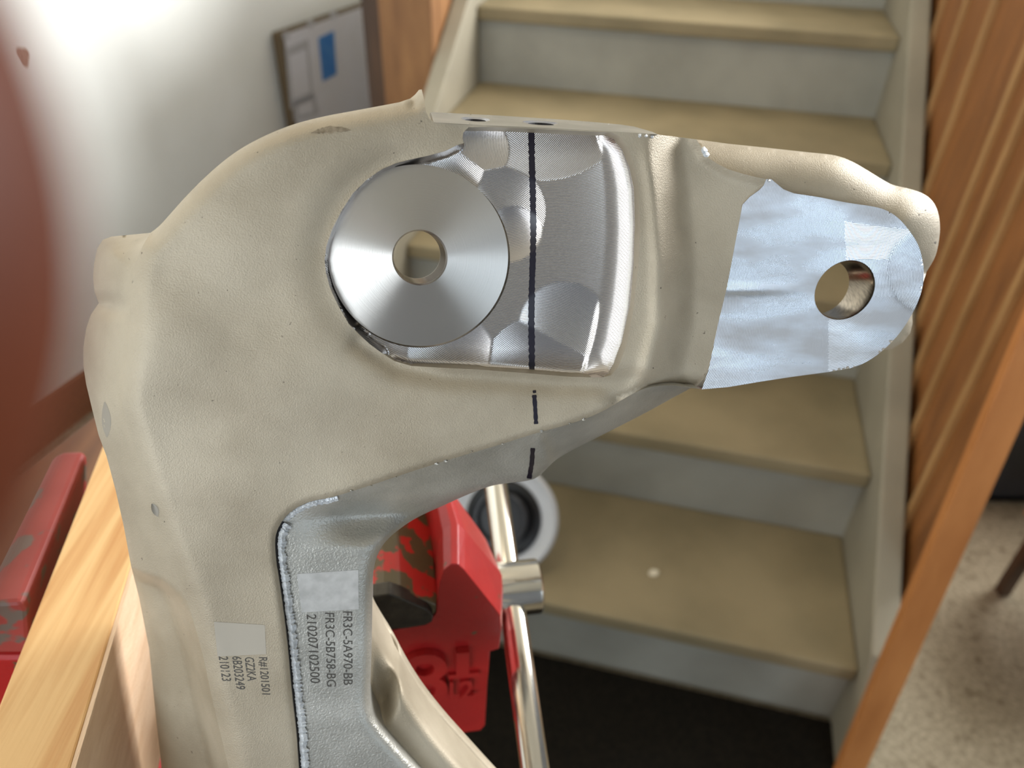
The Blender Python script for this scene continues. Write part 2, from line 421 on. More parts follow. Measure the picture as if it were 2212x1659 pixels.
MT['panel_white'] = material('printed_white_board', lin(214, 214, 222), lin(206, 204, 204), rough=0.5, scale=4)
MT['panel_edge'] = material('dark_board_edge', lin(86, 70, 46), rough=0.7)
MT['panel_print'] = material('grey_print', lin(178, 178, 182), rough=0.6)
MT['blue'] = material('blue_print', lin(52, 116, 186), lin(70, 128, 190), rough=0.5, scale=30)
nb = thing('notice_board', 'white printed board with a blue label leaning on the white wall', 'board', WP + WT * 1.15)
nb_axes = [WN, WT, UZ]
box('backing', (0.016, .905, 0.0), (0.052, 1.42, .722), MT['panel_edge'], nb, nb_axes, WP, bevel=.002)
box('sheet', (0.052, .915, 0.0), (0.054, 1.41, .718), MT['panel_white'], nb, nb_axes, WP)
def board_rect(name, pxs, mat, th=.0008):
    P = [on_plane(x, y, WP + WN * .0541, WN) for x, y in pxs]
    return prism(name, P, WN * th, mat, nb)
tag(board_rect('blue_label', [(687, 82), (721, 66), (727, 160), (697, 176)], MT['blue']), 'blue printed label')
def board_frame(pxs, wd):
    P = np.array([on_plane(x, y, WP + WN * .0541, WN) for x, y in pxs])
    c = P.mean(0); Q = c + (P - c) * wd
    n = 4; V = np.vstack([P, Q]); Fc = [(i, (i + 1) % n, n + (i + 1) % n, n + i) for i in range(n)]
    return fix_normals(mk('printed_outline', V, Fc, MT['panel_print'], nb))
board_frame([(616, 106), (666, 84), (678, 212), (628, 236)], .72)
board_frame([(632, 222), (680, 204), (690, 246), (636, 262)], .6)
for cx_, cy_ in ((618, 78), (671, 52), (720, 32)):
    P = [on_plane(cx_ + 7 * math.cos(a), cy_ + 10 * math.sin(a), WP + WN * .0541, WN) for a in np.linspace(0, 2 * math.pi, 16, endpoint=False)]
    prism('printed_dot', P, WN * .0008, MT['panel_print'], nb)

# ------------------------------------------------------------------ things on the floor at the right
bx = thing('storage_crate', 'dark blue grey crate standing on the speckled floor behind the batten', 'crate', (1.32, 1.5, 0))
MT['crate'] = material('dark_crate', lin(34, 34, 40), lin(22, 20, 20), rough=0.6, scale=8)
for nm, lo, hi in (('base', (1.06, 1.26, 0.012), (1.6, 1.72, .03)), ('side', (1.06, 1.26, 0.012), (1.6, 1.28, .30)), ('side', (1.06, 1.70, .012), (1.6, 1.72, .30)),
                   ('end', (1.06, 1.28, .012), (1.08, 1.70, .30)), ('end', (1.58, 1.28, .012), (1.6, 1.70, .30)), ('rim', (1.05, 1.25, .30), (1.61, 1.265, .33))):
    box(nm, lo, hi, MT['crate'], bx, bevel=.003)
box('blue_folder', (1.13, 1.30, .03), (1.40, 1.33, .34), material('blue_grey_plastic', lin(70, 80, 112), rough=.4), bx, bevel=.002)
for x, y in ((1.08, 1.28), (1.58, 1.28), (1.08, 1.7), (1.58, 1.7)):
    box('foot', (x - .012, y - .012, 0), (x + .012, y + .012, .013), MT['crate'], bx)
stl = thing('step_stool', 'small wooden step stool at the right edge of the speckled floor', 'stool', (1.14, .92, 0))
MT['stool'] = wood('stool_wood', lin(176, 122, 66), lin(140, 92, 46), (2, 8, 8), scale=9)
box('seat', (0.985, .80, .20), (1.36, 1.04, .225), MT['stool'], stl, bevel=.003)
for x in (1.0, 1.33):
    for y in (.815, 1.0):
        box('leg', (x, y, 0), (x + .022, y + .022, .20), MT['dark_board'], stl, bevel=.002)
box('rail', (1.004, .837, .10), (1.018, 1.0, .13), MT['dark_board'], stl)

# ------------------------------------------------------------------ white spool on the stair tread
MT['spool_white'] = material('white_plastic', lin(206, 208, 212), rough=0.35)
MT['spool_black'] = material('black_plastic', lin(16, 16, 17), rough=0.3)
sc_ = on_plane(1086, 1120, ST0 + SV * .078, SV)
rad = 0.0
q = CAM - sc_; q /= np.linalg.norm(q)
axs = q + RT * -0.30 + DN * 0.10; axs /= np.linalg.norm(axs)
spr = float(sc_[2] - SH) / math.sqrt(max(1e-6, 1 - axs[2] ** 2))
spool = thing('cable_spool', 'white rimmed spool with a black hollow hub standing on the lower stair', 'spool', (sc_[0], sc_[1], SH))
def spl(nm, prof, mat): return lathe(nm, [(r * spr, h * spr) for r, h in prof], sc_, axs, mat, spool, n=56)
spl('flange', [(.62, -.10), (1.0, -.10), (1.0, .02), (.97, .06), (.93, .02), (.70, -.04), (.62, -.04), (.62, -.10)], MT['spool_white'])
spl('drum', [(.66, -.10), (.60, -.22), (0, -.22)], MT['spool_black'])
spl('black_insert', [(.70, -.06), (.70, .0), (.62, .02), (.60, -.16), (.46, -.16), (.46, .10)], MT['spool_black'])
spl('hub_ring', [(.42, -.18), (.50, -.18), (.50, .16), (.47, .20), (.43, .20), (.40, .16), (.40, -.17), (.0, -.17)], material('grey_hub', lin(52, 52, 54), rough=.25, metal=.3))

# ------------------------------------------------------------------ workbench
BN = 0.80
bench = thing('workbench', 'dark brown wooden workbench under the red vise, beside the white wall', 'workbench', (-.28, .0, 0))
MT['bench'] = wood('bench_brown', lin(116, 76, 46), lin(88, 54, 30), (8, 1, 8), scale=8)
b0 = on_plane(215, 888, [0, 0, BN], UZ); b1 = on_plane(0, 1052, [0, 0, BN], UZ)
bd = (b0 - b1) / np.linalg.norm(b0 - b1)
c0 = b0 + bd * .05; c1 = b1 - bd * 1.2
prism('top', [c0, (-.10, c0[1] + .02, BN), (-.085, .10, BN), (-.085, -.62, BN), (c1[0], c1[1], BN)], [0, 0, -.045], MT['bench'], bench, bevel=.003)
for x, y in ((-.30, .42), (-.135, .42), (-.66, -.52), (-.15, -.55)):
    box('leg', (x, y, 0), (x + .045, y + .045, BN - .045), MT['bench'], bench, bevel=.003)

# ------------------------------------------------------------------ bench vise
XV = np.array([.98578, .168, 0]); XV /= np.linalg.norm(XV); YV = np.array([-XV[1], XV[0], 0])
V0 = at(960, 1480, .37)
VA = [XV, YV, UZ]
vise = thing('bench_vise', 'worn red cast iron bench vise with plated screw handle', 'vise', (-.22, .27, BN))
def front(pxs, y=0.0): return np.array([on_plane(a, b2, V0 + YV * y, YV) for a, b2 in pxs])
def loft(name, rings, mat, parent, bevel=0.0):
    n = len(rings[0]); V = np.vstack(rings); Fc = [list(range(n))[::-1], [(len(rings) - 1) * n + i for i in range(n)]]
    for r in range(len(rings) - 1): Fc += [(r * n + i, r * n + (i + 1) % n, (r + 1) * n + (i + 1) % n, (r + 1) * n + i) for i in range(n)]
    return fix_normals(mk(name, V, Fc, mat, parent), bevel, angle=.45)
MJ = front([(850, 1597), (843, 1364), (928, 1343), (942, 1325), (948, 1262), (958, 1232), (974, 1219), (990, 1219), (1004, 1232), (1068, 1312), (1081, 1330), (1083, 1362),
            (1078, 1402), (1058, 1408), (1052, 1490), (1047, 1568), (1038, 1578), (925, 1593)])
def ring_at(y, kx, x0=-.012):
    q = MJ - V0; x = q @ XV; x = np.where(x > x0, x0 + (x - x0) * kx, x)
    return V0 + np.outer(x, XV) + YV * y + np.outer(q[:, 2], UZ)
mj = loft('moving_jaw', [ring_at(0, 1), ring_at(.022, 1.10), ring_at(.045, .98), ring_at(.068, .66), ring_at(.088, .30)], MT['vise_red'], vise, bevel=.0012)
jb = prism('jaw_shoulder', front([(780, 1284), (830, 1277), (862, 1276), (946, 1306), (952, 1335), (930, 1346), (780, 1366)], .001), YV * .085, MT['vise_worn'], vise, bevel=0.001)
jp = prism('jaw_plate', front([(770, 1294), (822, 1287), (842, 1284), (866, 1292), (925, 1318), (936, 1331), (934, 1344), (918, 1352), (880, 1358), (770, 1368)], -.003), YV * .007, MT['jaw'], vise, bevel=0.0007)
# raised ridge along the red face
# embossed figures 8 and 1 over 12 on the moving jaw
def text_mesh(body, size=1.0, off=0.0):
    cu = bpy.data.curves.new('t', 'FONT'); cu.body = body; cu.size = size; cu.resolution_u = 4; cu.offset = off
    o = bpy.data.objects.new('t', cu); COL.objects.link(o)
    dg = bpy.context.evaluated_depsgraph_get()
    me = bpy.data.meshes.new_from_object(o.evaluated_get(dg))
    V = np.array([v.co[:2] for v in me.vertices]); Fc = [list(p.vertices) for p in me.polygons]
    bpy.data.objects.remove(o); bpy.data.curves.remove(cu); bpy.data.meshes.remove(me)
    return V, Fc
def emboss(body, px0, px1, parent, mat, h=.0014, stroke=0):
    """fit body into the rectangle px0..px1 of the jaw's front plane, standing proud by h"""
    V, Fc = text_mesh(body, off=.012)
    lo, hi = V.min(0), V.max(0)
    u = (V - lo) / (hi - lo)
    px = px0[0] + u[:, 0] * (px1[0] - px0[0]); py = px1[1] + (1 - u[:, 1]) * (px0[1] - px1[1])
    sk = (px - px0[0]) * -.07
    P = np.array(front(list(zip(px, py + sk)), -.0002))
    o = mk('figure', P, Fc, mat, parent)
    bm = bmesh.new(); bm.from_mesh(o.data)
    bmesh.ops.recalc_face_normals(bm, faces=bm.faces)
    r = bmesh.ops.extrude_face_region(bm, geom=list(bm.faces))
    bmesh.ops.translate(bm, verts=[e for e in r['geom'] if isinstance(e, bmesh.types.BMVert)], vec=Vector(-YV * h))
    bmesh.ops.recalc_face_normals(bm, faces=bm.faces)
    bm.to_mesh(o.data); bm.free()
    return o
emboss('8', (866, 1516), (966, 1404), mj, MT['vise_red'], .0034)
emboss('1', (984, 1444), (1012, 1398), mj, MT['vise_red'], .0034)
prism('figure', front([(968, 1452), (1034, 1446), (1034, 1455), (968, 1461)], -.0), -YV * .0018, MT['vise_red'], mj)
emboss('12', (970, 1500), (1022, 1462), mj, MT['vise_red'], .0030)
# screw, head and handle
sp0 = V0 + XV * .0 + YV * .044 + UZ * .010
lathe('screw_head', [(.0, .018), (.0135, .018), (.0142, .020), (.0142, .052), (.0140, .0535), (.0128, .0545), (0, .0548)], sp0, XV, MT['chrome'], vise, n=64)
lathe('screw_collar', [(.0, .0), (.017, .0), (.017, .020), (.0, .020)], sp0, XV, MT['vise_red'], vise, n=48)
lathe('screw', [(.009, -.22), (.009, .02)], sp0, XV, MT['black_iron'], vise, n=24)
hc = sp0 + XV * .0385
hA = at(1098, 1050, .445); hB = at(1190, 1659, .345)
hd = hB - hA; hd /= np.linalg.norm(hd)
lathe('handle', [(0, -.105), (.0055, -.105), (.0066, -.1035), (.0066, .1335), (.0055, .135), (0, .135)], hc, hd, MT['chrome'], vise, n=40)
for hh in (-.108, .132):
    lathe('handle_knob', [(0, hh), (.0075, hh + .001), (.009, hh + .005), (.009, hh + .009), (.0075, hh + .013), (0, hh + .014)], hc, hd, MT['chrome'], vise, n=32)
# slide and fixed jaw
box('slide', (-.30, .024, -.040), (.006, .066, .0), MT['black_iron'], vise, VA, V0, bevel=.003)
fj = prism('fixed_jaw', front([(-58, 1340), (-46, 1316), (-20, 1304), (44, 1300), (59, 1314), (66, 1412), (-58, 1412)], 0), YV * .088, MT['vise_pink'], vise, bevel=.002, taper=.86)
prism('fixed_body', front([(-58, 1416), (62, 1416), (70, 1560), (78, 1760), (-58, 1760)], .002), YV * .085, MT['vise_red'], vise, bevel=.003)
lathe('base', [(0, 0), (.075, 0), (.075, .014), (.066, .02), (.05, .03), (.05, .055), (0, .055)], (V0 + XV * -.215 + YV * .045) * np.array([1, 1, 0]) + UZ * BN, (0, 0, 1), MT['vise_red'], vise, n=56)
box('body_block', (-.29, .01, BN + .05 - V0[2]), (-.16, .08, -.03), MT['vise_red'], vise, VA, V0, bevel=.004)

# ------------------------------------------------------------------ pine board clamped between jaw and casting
def pine(name, rot):
    m = bpy.data.materials.new(name); m.use_nodes = True; nt = m.node_tree; b = nt.nodes['Principled BSDF']
    b.inputs['Roughness'].default_value = .5
    tc = node(nt, 'ShaderNodeTexCoord'); mp = node(nt, 'ShaderNodeMapping'); mp.inputs['Rotation'].default_value = (0, 0, rot); mp.inputs['Scale'].default_value = (130, 6, 45)
    nt.links.new(tc.outputs['Object'], mp.inputs['Vector'])
    nz = node(nt, 'ShaderNodeTexNoise'); nz.inputs['Scale'].default_value = 1.0; nz.inputs['Detail'].default_value = 4; nz.inputs['Distortion'].default_value = .6
    nt.links.new(mp.outputs['Vector'], nz.inputs['Vector'])
    cr = node(nt, 'ShaderNodeValToRGB')
    cr.color_ramp.elements[0].position = .28; cr.color_ramp.elements[0].color = lin(196, 140, 80)
    cr.color_ramp.elements[1].position = .55; cr.color_ramp.elements[1].color = lin(224, 182, 124)
    nt.links.new(nz.outputs['Fac'], cr.inputs['Fac']); nt.links.new(cr.outputs['Color'], b.inputs['Base Color'])
    bp = node(nt, 'ShaderNodeBump'); bp.inputs['Strength'].default_value = .25; bp.inputs['Distance'].default_value = .0006
    n2 = node(nt, 'ShaderNodeTexNoise'); n2.inputs['Scale'].default_value = 4.0
    nt.links.new(mp.outputs['Vector'], n2.inputs['Vector']); nt.links.new(n2.outputs['Fac'], bp.inputs['Height']); nt.links.new(bp.outputs['Normal'], b.inputs['Normal'])
    return m
MT['pine'] = pine('planed_pine', -math.atan2(XV[1], XV[0]))
MT['sawn'] = wood('sawn_pine', lin(236, 206, 174), lin(216, 180, 144), (60, 6, 60), scale=3, bump=.4)  # sawn side lightened in colour to replace missing side light
pb = thing('pine_board', 'pale pine board clamped between the red vise jaw and the aluminium casting', 'board', V0 + XV * -.134 + UZ * -.02)
box('planed_block', (-.1500, -.13, .022), (-.1205, .089, .0945), MT['pine'], pb, VA, V0, bevel=.0008)
box('sawn_face', (-.1205, -.1295, .0222), (-.1190, .0885, .0941), MT['sawn'], pb, VA, V0)

# ------------------------------------------------------------------ aluminium knuckle casting
D0, SX, SY = 0.222, 0.17, 0.21
def dep(px, py):
    return D0 / (1 - SX * (px - CX) / F - SY * (py - CY) / F)
K_AX = -(RT * SX + DN * SY - FW); K_AX /= np.linalg.norm(K_AX)      # plate normal pointing away from the viewer
K_AX = FW - RT * SX - DN * SY; K_AX /= np.linalg.norm(K_AX)
kn = thing('knuckle_casting', 'cast aluminium suspension knuckle with milled pocket and black marker line, clamped in the vise', 'car part', at(560, 1700, .26))

def seglen(P): return np.hypot(*(np.diff(P, axis=0).T))
def smooth(P, closed=False, it=2):
    P = np.asarray(P, float)
    for _ in range(it):
        if closed:
            Q = np.roll(P, -1, 0); P = np.stack([P * .75 + Q * .25, P * .25 + Q * .75], 1).reshape(-1, 2)
        else:
            A, B = P[:-1], P[1:]
            M = np.stack([A * .75 + B * .25, A * .25 + B * .75], 1).reshape(-1, 2)
            P = np.vstack([P[:1], M[1:-1], P[-1:]])
    return P
def densify(P, step, closed):
    P = np.asarray(P, float)
    if closed: P = np.vstack([P, P[:1]])
    out = []
    for a, b in zip(P[:-1], P[1:]):
        n = max(1, int(round(np.hypot(*(b - a)) / step)))
        out += [a + (b - a) * k / n for k in range(n)]
    if not closed: out.append(P[-1])
    out = np.array(out)
    keep = [0]
    for i in range(1, len(out)):
        if np.hypot(*(out[i] - out[keep[-1]])) > step * .35: keep.append(i)
    return out[keep]
def pdist(X, L):
    X = np.asarray(X, float); L = np.asarray(L, float)
    best = np.full(len(X), 1e9); sg = np.zeros(len(X))
    for a, b in zip(L[:-1], L[1:]):
        d = b - a; q = X - a
        t = np.clip((q @ d) / max(d @ d, 1e-9), 0, 1)
        e = q - t[:, None] * d
        r = np.hypot(e[:, 0], e[:, 1])
        m = r < best
        best[m] = r[m]; sg[m] = (d[0] * q[:, 1] - d[1] * q[:, 0])[m]
    return best, np.sign(sg)
def inside(X, P):
    X = np.asarray(X); x, y = X[:, 0], X[:, 1]; r = np.zeros(len(X), bool)
    Q = np.roll(P, -1, 0)
    for (x0, y0), (x1, y1) in zip(P, Q):
        c = (y0 > y) != (y1 > y)
        if y0 != y1:
            r ^= c & (x < (x1 - x0) * (y - y0) / (y1 - y0) + x0)
    return r
def sst(a, b, x):
    t = np.clip((x - a) / (b - a), 0, 1); return t * t * (3 - 2 * t)
def rnd(d, w):                       # quarter round: 0 at d>=w, 1 at the edge
    t = np.clip(1 - d / w, 0, 1); return 1 - np.sqrt(np.maximum(0, 1 - t * t))

def lift(X, zr):                     # pixel positions + relief (mm) -> world
    d = dep(X[:, 0], X[:, 1]) - zr / 1000.0
    return at(X[:, 0], X[:, 1], d)

def region(name, outer, holes, zf, mat, step=7, thick=25.0, tool=None, parent=None, back=True):
    O = densify(outer, step, True); H = [densify(h, step, True) for h in holes]
    loops = [O] + H
    lo, hi = O.min(0), O.max(0)
    gx = np.arange(lo[0], hi[0], step); gy = np.arange(lo[1], hi[1], step * .866)
    G = np.array([(x + (step / 2 if j % 2 else 0), y) for j, y in enumerate(gy) for x in gx])
    m = inside(G, O)
    for h in H: m &= ~inside(G, h)
    G = G[m]
    for L in loops:
        d, _ = pdist(G, np.vstack([L, L[:1]])); G = G[d > step * .55]
    pts = np.vstack(loops + [G])
    ed = []; k = 0
    for L in loops:
        n = len(L); ed += [(k + i, k + (i + 1) % n) for i in range(n)]; k += n
    vs, es, fs, *_ = delaunay_2d_cdt([Vector(p) for p in pts], ed, [], 0, 1e-4)
    X = np.array([v[:] for v in vs]); T = np.array([f[:] for f in fs])
    c = X[T].mean(1)
    m = inside(c, O)
    for h in H: m &= ~inside(c, h)
    T = T[m]
    zr = zf(X); P = lift(X, zr)
    # make front faces look at the camera
    nrm = np.cross(P[T[0, 1]] - P[T[0, 0]], P[T[0, 2]] - P[T[0, 0]])
    if nrm @ FW > 0: T = T[:, ::-1]
    eset = {}
    for t in T:
        for a, b in ((t[0], t[1]), (t[1], t[2]), (t[2], t[0])): eset[(a, b)] = 1
    bnd = [e for e in eset if (e[1], e[0]) not in eset]
    n = len(P)
    V = [P]; faces = [tuple(t) for t in T]
    bi = sorted({i for e in bnd for i in e}); mp = {i: k for k, i in enumerate(bi)}
    nb_ = len(bi)
    bk = P[bi] + K_AX * thick / 1000.0
    V += [P[bi], bk]                                          # skirt gets its own vertices: crisp edge
    for a, b in bnd: faces.append((b if False else n + mp[b], n + mp[a], n + nb_ + mp[a], n + nb_ + mp[b]))
    ntop = len(T)
    if back:
        base = n + 2 * nb_
        V.append(P + K_AX * thick / 1000.0)
        faces += [(base + t[0], base + t[2], base + t[1]) for t in T]
    V = np.vstack(V)
    at_ = None
    if tool is not None:
        c = X[T].mean(1)
        at_ = tool(X[T.reshape(-1)], np.repeat(c, 3, 0))          # per corner, tool path chosen per triangle
    o = mk(name, V, faces, mat, parent or kn, smooth=True, attr=at_)
    return o

# outlines, in photograph pixels on the casting's own plane
TOPL = [(325, 503), (345, 488), (368, 462), (398, 428), (432, 393), (470, 358), (510, 327), (550, 304), (592, 284), (640, 266), (700, 251), (760, 240), (820, 229), (862, 221)]
TOPL = list(map(tuple, smooth(TOPL))) + [(886, 213), (897, 204), (905, 194), (911, 193)]
SPK = [(917, 218), (920, 240), (926, 254), (937, 264)]
LEF = [(937, 264.5), (1039, 270), (1146, 275), (1276, 281), (1374, 287), (1421, 290.5)]
LEB = [(930, 242), (1073, 249.4), (1189, 256.7), (1276, 263), (1340, 269), (1370, 273.5), (1409, 284.7), (1421, 290.5)]
RDG = [(1504, 301), (1515, 317), (1525, 338), (1550, 354), (1574, 366), (1605, 375.5), (1633, 382.5), (1655, 387)]
LGL = [(1655, 387), (1650, 400), (1641, 410), (1619, 426), (1604, 442), (1590, 516), (1570, 622), (1551, 700), (1531, 798), (1516, 841)]
LGR = [(1655, 387), (1666, 387), (1678, 397), (1692, 408.7), (1715, 417.7), (1770, 426), (1829, 438), (1888, 446), (1915, 453.7), (1942, 471), (1966, 500), (1984, 528), (1993.5, 563), (1996.6, 595),
       (1991.5, 630), (1976, 669), (1950, 712), (1919, 747.6), (1880, 779), (1841, 794.6), (1797, 802.5), (1711, 814), (1645, 824), (1574, 836), (1516, 841)]
LGR = list(map(tuple, np.vstack([LGR[:5], smooth(LGR[5:-5]), LGR[-5:]])))
PL = [(1516, 841), (1490, 836), (1440, 832), (1400, 836), (1365, 851), (1337, 868), (1293, 894), (1230, 917), (1159, 935), (1082, 960), (994, 985.6), (912, 1011), (800, 1048.7), (715, 1075.5), (676, 1081), (644, 1094),
      (616, 1115), (599, 1143), (593, 1168), (597, 1221), (601, 1240), (611, 1318), (621, 1401), (631, 1508), (640, 1582), (645, 1659), (654, 1770), (666, 1900)]
PL = densify(smooth(PL, it=2), 7, False)
IE = [(1493, 838), (1430, 872), (1400, 889), (1330, 925), (1290, 945), (1240, 970), (1205, 990), (1190, 1003), (1176, 1018), (1165, 1028), (1148, 1038), (1100, 1043), (1060, 1049), (1010, 1068), (960, 1091), (905, 1115),
      (870, 1137), (838, 1163), (818, 1190), (807, 1225), (804, 1270), (803, 1330), (803, 1400), (800, 1480), (798, 1525), (812, 1558), (851, 1604), (895, 1652), (940, 1700), (1010, 1770), (1130, 1900)]
IE = densify(smooth(IE, it=2), 7, False)
LEG = smooth([(803, 1355), (808, 1368), (824, 1393), (847, 1429), (879, 1493), (919, 1556), (967, 1616), (1006, 1659), (1080, 1740), (1110, 1770), (1235, 1900)])
CRS = smooth([(325, 503), (300, 545), (284, 600), (280, 700), (270, 800), (262, 870), (275, 920), (300, 1000), (330, 1090), (360, 1180), (385, 1245), (415, 1330), (440, 1420), (460, 1520), (490, 1640), (518, 1770), (552, 1900)]); CRS = densify(CRS, 7, False)
SIL = [(325, 503), (240, 511), (222, 518), (210, 537), (203, 570), (201, 600), (204, 630), (213, 655), (196, 680), (186, 710), (180, 750), (180, 790), (186, 830), (198, 880), (213, 940), (230, 985), (250, 1060), (268, 1140),
       (283, 1222), (300, 1290), (322, 1400), (336, 1540), (347, 1640), (360, 1770), (378, 1900)]
PK = [(701, 561), (704, 590), (713, 622.6), (730, 659.5), (754, 700.5), (783, 729), (799, 743.5), (824, 762), (852, 780), (889, 790.6), (947, 794), (1029, 798), (1147, 807), (1234, 814), (1299, 815.5), (1320, 811), (1336, 791), (1353, 746),
      (1369, 664), (1379, 569), (1382, 487), (1379, 405), (1371, 360), (1357, 319), (1340, 296), (1322, 286)]
PKT = [(1276, 284), (1146, 278), (1053, 274), (1012, 275), (1001, 286), (999, 299), (1002, 309)]
PKL = [(988, 313), (963, 325.5), (926, 336), (889, 344), (857, 352), (824, 366), (791, 389), (762, 418), (738, 455), (717, 496), (705, 532)]
PKO = np.array(PK + PKT + PKL)
BI = np.array([(1284, 270), (1297, 330), (1304, 400), (1307, 500), (1299, 600), (1281, 700), (1252, 830)])
DC, DR = np.array((907.0, 556.5)), 194.5

NLN = np.array([(1398, 270), (1420, 420), (1432, 560), (1430, 700), (1405, 800), (1370, 860)])
LOW = np.array([(780, 740), (860, 792), (960, 812), (1080, 818), (1200, 828), (1300, 830), (1370, 818)])
def z_main(X):
    x, y = X[:, 0], X[:, 1]
    z = np.zeros(len(X))
    d, _ = pdist(X, np.array(TOPL)); z -= 7.0 * rnd(d, 46)
    d, _ = pdist(X, CRS); z -= 3.0 * np.clip(1 - d / 45, 0, 1) ** 2
    d, _ = pdist(X, PL); z -= 1.6 * rnd(d, 14) + 1.0 * np.exp(-(d / 60) ** 2) * sst(1000, 700, x) * 0
    d, s = pdist(X, NLN); sd = d * -s
    z -= 9.5 * sst(-8, 75, sd)
    z += 1.4 * np.exp(-((sd + 10) / 16) ** 2) * sst(280, 380, y)
    d, _ = pdist(X, LOW); z -= 2.2 * np.exp(-(d / 24) ** 2)
    d, _ = pdist(X, PKO[30:]); z -= .8 * np.exp(-(d / 40) ** 2)
    dd = np.hypot(x - DC[0], y - DC[1]); z -= 1.6 * np.exp(-((dd - 205) / 45) ** 2) * sst(1000, 800, x)
    d, _ = pdist(X, np.array(RDG)); z += 1.5 * np.exp(-(d / 12) ** 2) - 0
    z += 5.0 * np.exp(-((y - 790) / 190) ** 2) * sst(900, 500, x) * .35
    d, _ = pdist(X, np.array([(1516, 836), (1400, 830), (1330, 862)])); z -= 5.0 * rnd(d, 46)
    d, _ = pdist(X, np.array([(893, 222), (905, 190)])); z -= 3 * np.exp(-(d / 10) ** 2)
    d, _ = pdist(X, CRS); z += (.35 * np.sin(x / 57 + y / 91) + .3 * np.sin(y / 43 - x / 130)) * np.clip(d / 60, 0, 1)
    return z
M_OUT = TOPL + SPK + LEF + RDG + LGL[1:] + list(map(tuple, PL[1:])) + list(map(tuple, CRS[::-1][:-1]))
body = region('cast_body', M_OUT, [PKO], z_main, MT['cast'], step=7, thick=24)

STEP = np.array([(283, 1222), (305, 1236), (350, 1252), (390, 1283), (418, 1325), (445, 1390)])
def z_side(X):
    dc, _ = pdist(X, CRS); ds, _ = pdist(X, np.array(SIL))
    t = dc / (dc + ds + 1e-6)
    z = -3 - 15 * t ** 1.15 - 8 * rnd(ds, 40)
    d, _ = pdist(X, np.array([(205, 655), (240, 662), (280, 668)])); z -= 5 * np.exp(-(d / 18) ** 2) * np.clip(dc / 55, 0, 1)
    d, _ = pdist(X, np.array([(232, 560), (232, 620)])); z += 2 * np.exp(-(d / 30) ** 2)
    d, _ = pdist(X, np.array(TOPL)); z -= 7.0 * rnd(d, 46)
    d, s = pdist(X, STEP); sd = d * s
    z -= 22 * sst(-2, 20, sd) * sst(1190, 1240, X[:, 1]) * np.clip(dc / 40, 0, 1)
    return z
region('cast_side', SIL + list(map(tuple, CRS[::-1][1:-1])), [], z_side, MT['cast'], step=7, thick=22)

def z_cut(X):
    x, y = X[:, 0], X[:, 1]
    d1, _ = pdist(X, PL); d2, _ = pdist(X, IE)
    t = d1 / (d1 + d2 + 1e-6)
    arm = sst(1190, 1090, y) * sst(600, 780, x)
    z = -3.2 - arm * 14 * t - (1 - arm) * 2.0 * t
    z -= 4.5 * rnd(d2, 34)
    d, s = pdist(X, np.array([(640, 1100), (720, 1083), (830, 1077), (950, 1062), (1060, 1051), (1165, 1034)])); sd = d * s
    z -= 4.0 * sst(-6, 40, sd) * arm * sst(1180, 1000, x)
    d, _ = pdist(X, np.array([(1165, 945), (1178, 975), (1186, 1005)])); z += 1.3 * np.exp(-(d / 12) ** 2)
    return z
G_OUT = [tuple(p) for p in PL] + [tuple(p) for p in IE[::-1]]
region('sawn_web', G_OUT, [], z_cut, MT['cut'], step=7, thick=34)

def z_leg(X):
    d, _ = pdist(X, LEG); d2, _ = pdist(X, IE)
    z = -13 - 9 * rnd(d, 30)
    r = ((X[:, 0] - 822) / 34) ** 2 + ((X[:, 1] - 1460) / 85) ** 2
    return z - 11 * np.exp(-r ** 2)
ie_leg = [tuple(p) for p in IE if p[1] > 1356][::-1]
region('lower_limb', [tuple(p) for p in LEG] + [(p[0] - 4, p[1]) for p in ie_leg], [], z_leg, MT['cast'], step=6, thick=22)

def z_ledge(X):
    d1, _ = pdist(X, np.array(LEF)); d2, _ = pdist(X, np.array(LEB))
    return -26 * d1 / (d1 + d2 + 1e-6)
LH = [[(hx + wd * math.cos(a), hy + .055 * wd * math.cos(a) + 4.6 * math.sin(a)) for a in np.linspace(0, 2 * math.pi, 28, endpoint=False)] for hx, hy, wd in ((1027, 257.5, 32), (1168, 265.5, 40))]
ledge = region('machined_ledge', LEF[:-1] + LEB[::-1], LH, z_ledge, MT['ledge'], step=3, thick=5)
for E_ in LH:                                                # chamfered bolt holes, their inner shade painted dark
    E_ = np.array(E_); P = lift(E_, z_ledge(E_) + .05); c = P.mean(0); Q = c + (P - c) * .72 + DN * .0004; n = len(P)
    mk('hole_chamfer', np.vstack([P, Q]), [(i, (i + 1) % n, n + (i + 1) % n, n + i) for i in range(n)], MT['bead'], ledge)
    mk('hole_bore', np.vstack([Q, Q + DN * .002]), [(i, (i + 1) % n, n + (i + 1) % n, n + i) for i in range(n)] + [list(range(n, 2 * n))], MT['dark'], ledge)

